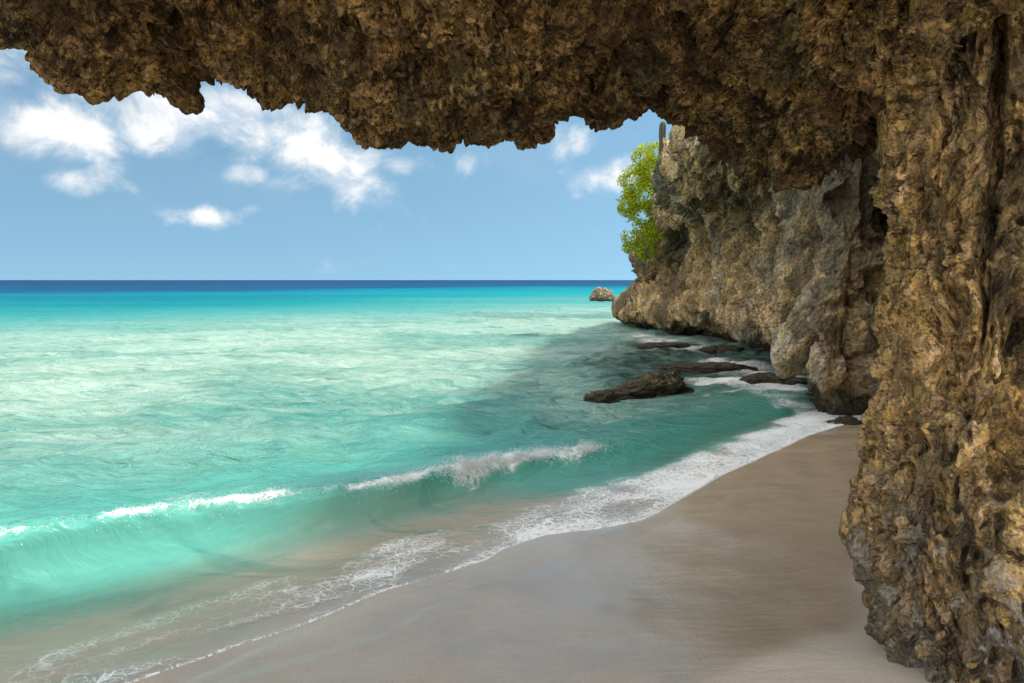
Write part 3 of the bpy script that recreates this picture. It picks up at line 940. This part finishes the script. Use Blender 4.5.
# ------------------------------------------------------------------ cactus on the ledge
m_cact, t, out = material("grey_green_cactus_skin")
principled(t, out, t.mix(t.noise(t.pos(), 9, 4), (0.05, 0.06, 0.035), (0.085, 0.08, 0.055)), 0.85)
cpx, cd = at(662, 141, 18.6), 18.6
hc, rc = 0.62, 0.08
zz = np.array([-0.35, 0, 0.1, 0.25, 0.38, 0.46, 0.50, 0.515])
rr_ = np.array([0.8, 0.85, 1, 1.05, 1.0, 0.8, 0.45, 0.02]) * rc
aa = np.linspace(0, 2 * math.pi, 40, endpoint=False)
rib = 1 + 0.16 * np.cos(aa * 8)
V_ = np.stack([np.stack([r * rib * np.cos(aa) + 0.03 * z, r * rib * np.sin(aa), 0 * aa + z], 1) for z, r in zip(zz, rr_)], 1).reshape(-1, 3)
cac = mesh_obj("cactus", V_, grid_faces(40, len(zz), close_u=True), m_cact)
cac.location = cpx
tag(cac, "short grey columnar cactus standing on the cliff ledge", "cactus")

# ------------------------------------------------------------------ spray and whitewater lumps along the breaking crest
m_foam, t, out = material("white_foam")
bd = t.new("ShaderNodeBsdfDiffuse"); t.put(bd.inputs[0], (0.88, 0.90, 0.90))
bt = t.new("ShaderNodeBsdfTranslucent"); t.put(bt.inputs[0], (0.8, 0.88, 0.88))
ms = t.new("ShaderNodeMixShader"); ms.inputs[0].default_value = 0.35
t.l.new(bd.outputs[0], ms.inputs[1]); t.l.new(bt.outputs[0], ms.inputs[2]); t.l.new(ms.outputs[0], out.inputs[0])
ico_v = np.array([(0, 0, 1), (1, 0, 0), (0, 1, 0), (-1, 0, 0), (0, -1, 0), (0, 0, -1)], float)
ico_f = np.array([(0, 1, 2), (0, 2, 3), (0, 3, 4), (0, 4, 1), (5, 2, 1), (5, 3, 2), (5, 4, 3), (5, 1, 4)])
zgrid = zw.reshape(C.shape); XG = Xw; YG = Yw


def drops(n, pick, rmin, rmax, up, spread, seed):
    rg = np.random.default_rng(seed)
    w = np.maximum(pick, 0).ravel(); w = w / w.sum()
    k = rg.choice(len(w), n, p=w)
    p_ = np.stack([xw[k], yw[k], zw[k]], 1)
    clump = fbm(p_ * 5, 3, seed)
    p_ = p_[clump > -0.25]
    m_ = len(p_)
    hgt = np.abs(rg.normal(size=m_)) * up * np.clip(1 + 1.2 * perlin(p_ * 4.0, seed + 1), 0.1, 2.5)
    p_ = p_ + np.stack([rg.normal(size=m_) * spread, rg.normal(size=m_) * spread, hgt], 1)
    r = rmin * (rmax / rmin) ** (rg.uniform(size=m_) ** 2.2)
    r = r * np.exp(-hgt / (up * 2.5))
    sc3 = r[:, None, None] * (1 + 0.35 * rg.normal(size=(m_, 6, 1)))
    rotm = rg.normal(size=(m_, 3, 3)); q_, _ = np.linalg.qr(rotm)
    vv = np.einsum("vj,njk->nvk", ico_v, q_) * np.abs(sc3) + p_[:, None, :]
    ff = (ico_f[None] + (np.arange(m_) * 6)[:, None, None]).reshape(-1, 3)
    return vv.reshape(-1, 3), ff


area = np.gradient(Xw, axis=0) * np.gradient(S, axis=1)
area = np.abs(area).ravel()
pk1 = brk * np.exp(-((ds + 0.05) / 0.11) ** 2) * area
pk2 = cr_f * sstep(-0.35, 0.5, crn) * sstep(0.06, 0.12, hcr) * area * sstep(-4.5, -3, along)
pk3 = sstep(2.2, 2.9, xw) * sstep(4.7, 4.2, xw) * sstep(0.0, 0.05, sw) * sstep(0.6, 0.2, sw) * area
parts = [drops(22000, pk1, 0.002, 0.009, 0.045, 0.016, 401), drops(14000, pk2, 0.0016, 0.006, 0.014, 0.008, 402), drops(9000, pk3, 0.002, 0.008, 0.018, 0.01, 403)]
fv, ff = join(parts)
foam_o = mesh_obj("sea_foam", fv, ff, m_foam)
tag(foam_o, "white spray thrown up along the breaking wave crest", "sea foam", kind="stuff")

# ------------------------------------------------------------------ light
SUN_EL, SUN_AZ = R(55), math.atan2(1.0, 0.10)          # azimuth from +y towards +x
world = bpy.data.worlds.new("World")
scene.world = world
world.use_nodes = True
world.node_tree.nodes.clear()
t = NT(world.node_tree)
wo = t.new("ShaderNodeOutputWorld")
bg = t.new("ShaderNodeBackground")
sky = t.new("ShaderNodeTexSky")
sky.sky_type = "NISHITA"
sky.sun_disc = False
sky.sun_elevation = SUN_EL
sky.sun_rotation = SUN_AZ
sky.air_density = 1.0
sky.dust_density = 0.3
sky.ozone_density = 1.0
dirv = t.new("ShaderNodeTexCoord").outputs["Generated"]
t.put(sky.inputs[0], t.vm("NORMALIZE", t.vm("ADD", dirv, (0, 0, 0.30))))
sep = t.new("ShaderNodeSeparateXYZ"); t.put(sep.inputs[0], dirv)
az = t.m("ARCTAN2", sep.outputs[0], sep.outputs[1])
el = t.m("ARCSINE", sep.outputs[2])
comb = t.new("ShaderNodeCombineXYZ")
t.put(comb.inputs[0], az); t.put(comb.inputs[1], t.m("MULTIPLY", el, 1.15))
ae = comb.outputs[0]
M = None
clouds = [(70, 125, 65, 26, 1.0), (150, 128, 60, 22, 0.9), (225, 118, 60, 24, 1.0), (30, 140, 40, 18, 0.7), (310, 145, 42, 20, 1.0), (350, 160, 30, 18, 0.9), (300, 190, 26, 10, 0.7),
          (405, 165, 26, 12, 0.8), (465, 165, 16, 12, 0.8), (205, 215, 24, 8, 0.95), (75, 180, 30, 11, 0.75), (105, 168, 18, 8, 0.6), (245, 172, 22, 9, 0.5), (604, 178, 36, 16, 1.15), (622, 165, 22, 12, 0.8),
          (568, 145, 26, 18, 0.85), (15, 192, 14, 5, 0.5), (20, 60, 60, 30, 0.7), (110, 105, 120, 30, 0.75), (270, 130, 80, 26, 0.8), (350, 185, 50, 20, 0.7), (255, 210, 14, 6, 0.4), (580, 195, 16, 7, 0.6)]
for (px, py, sx, sy, am) in clouds:
    r_ = ray(px, py); r_ = r_ / np.linalg.norm(r_)
    a0, e0 = math.atan2(r_[0], r_[1]), math.asin(r_[2])
    du = t.m("DIVIDE", t.m("SUBTRACT", az, a0), sx / F * 1.2)
    dv = t.m("DIVIDE", t.m("SUBTRACT", el, e0), sy / F * 1.25)
    g = t.m("MULTIPLY", t.m("EXPONENT", t.m("MULTIPLY", t.m("ADD", t.m("MULTIPLY", du, du), t.m("MULTIPLY", dv, dv)), -1.0)), am)
    M = g if M is None else t.m("MAXIMUM", M, g)
n1 = t.noise(ae, 9, 9, 0.6, 0.35)
n2 = t.noise(t.vm("ADD", ae, (-0.018, 0.028, 0)), 9, 6, 0.6, 0.35)
dens = t.m("ADD", t.m("MULTIPLY", M, 0.67), t.m("MULTIPLY", t.m("SUBTRACT", n1, 0.5), 1.55))
cov = t.mapr(dens, 0.16, 0.74)
lit = t.mapr(t.m("SUBTRACT", n1, n2), -0.10, 0.10)
# thin veil in the rest of the sky
veil = t.mapr(t.noise(t.scl(ae, (1, 2, 1)), 3.5, 6, 0.6, 0.4), 0.42, 0.8, 0, 0.30)
veil = t.m("MULTIPLY", veil, t.mapr(el, 0.03, 0.25))
skyc = t.mix(1.0, sky.outputs[0], (0.64, 0.765, 0.66), "MULTIPLY")
CL = 4.2
ccol = t.mix(lit, (0.62 * CL, 0.70 * CL, 0.80 * CL), (1.0 * CL, 0.99 * CL, 0.97 * CL))
c = t.mix(veil, skyc, (0.7 * CL, 0.76 * CL, 0.84 * CL))
c = t.mix(t.m("MULTIPLY", cov, 0.95), c, ccol)
# bright cloud added out of view, overhead and behind, to fill the shade
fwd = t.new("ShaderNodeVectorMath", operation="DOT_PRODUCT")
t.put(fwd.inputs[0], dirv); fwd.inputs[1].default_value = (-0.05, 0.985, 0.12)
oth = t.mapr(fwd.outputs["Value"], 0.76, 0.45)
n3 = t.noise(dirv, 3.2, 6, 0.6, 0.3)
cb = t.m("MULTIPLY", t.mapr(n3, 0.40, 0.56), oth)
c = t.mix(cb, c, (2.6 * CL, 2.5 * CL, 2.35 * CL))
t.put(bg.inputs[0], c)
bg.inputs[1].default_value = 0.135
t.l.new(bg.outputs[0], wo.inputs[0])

sd = bpy.data.lights.new("Sun", "SUN")
sd.energy = 3.0
sd.angle = R(5)
sd.color = (1.0, 0.95, 0.87)
so = bpy.data.objects.new("Sun", sd)
COL.objects.link(so)
from mathutils import Vector
sdir = Vector((math.sin(SUN_AZ) * math.cos(SUN_EL), math.cos(SUN_AZ) * math.cos(SUN_EL), math.sin(SUN_EL)))
so.rotation_euler = sdir.to_track_quat("Z", "Y").to_euler()

scene.view_settings.view_transform = "Standard"
scene.view_settings.look = "None"
scene.view_settings.gamma = 1
scene.view_settings.exposure = 1.0
scene.cycles.max_bounces = 8
scene.cycles.diffuse_bounces = 5
scene.cycles.transparent_max_bounces = 12
scene.cycles.use_denoising = True
scene.cycles.use_adaptive_sampling = True
scene.cycles.adaptive_threshold = 0.025
scene.cycles.caustics_reflective = False
scene.cycles.caustics_refractive = False
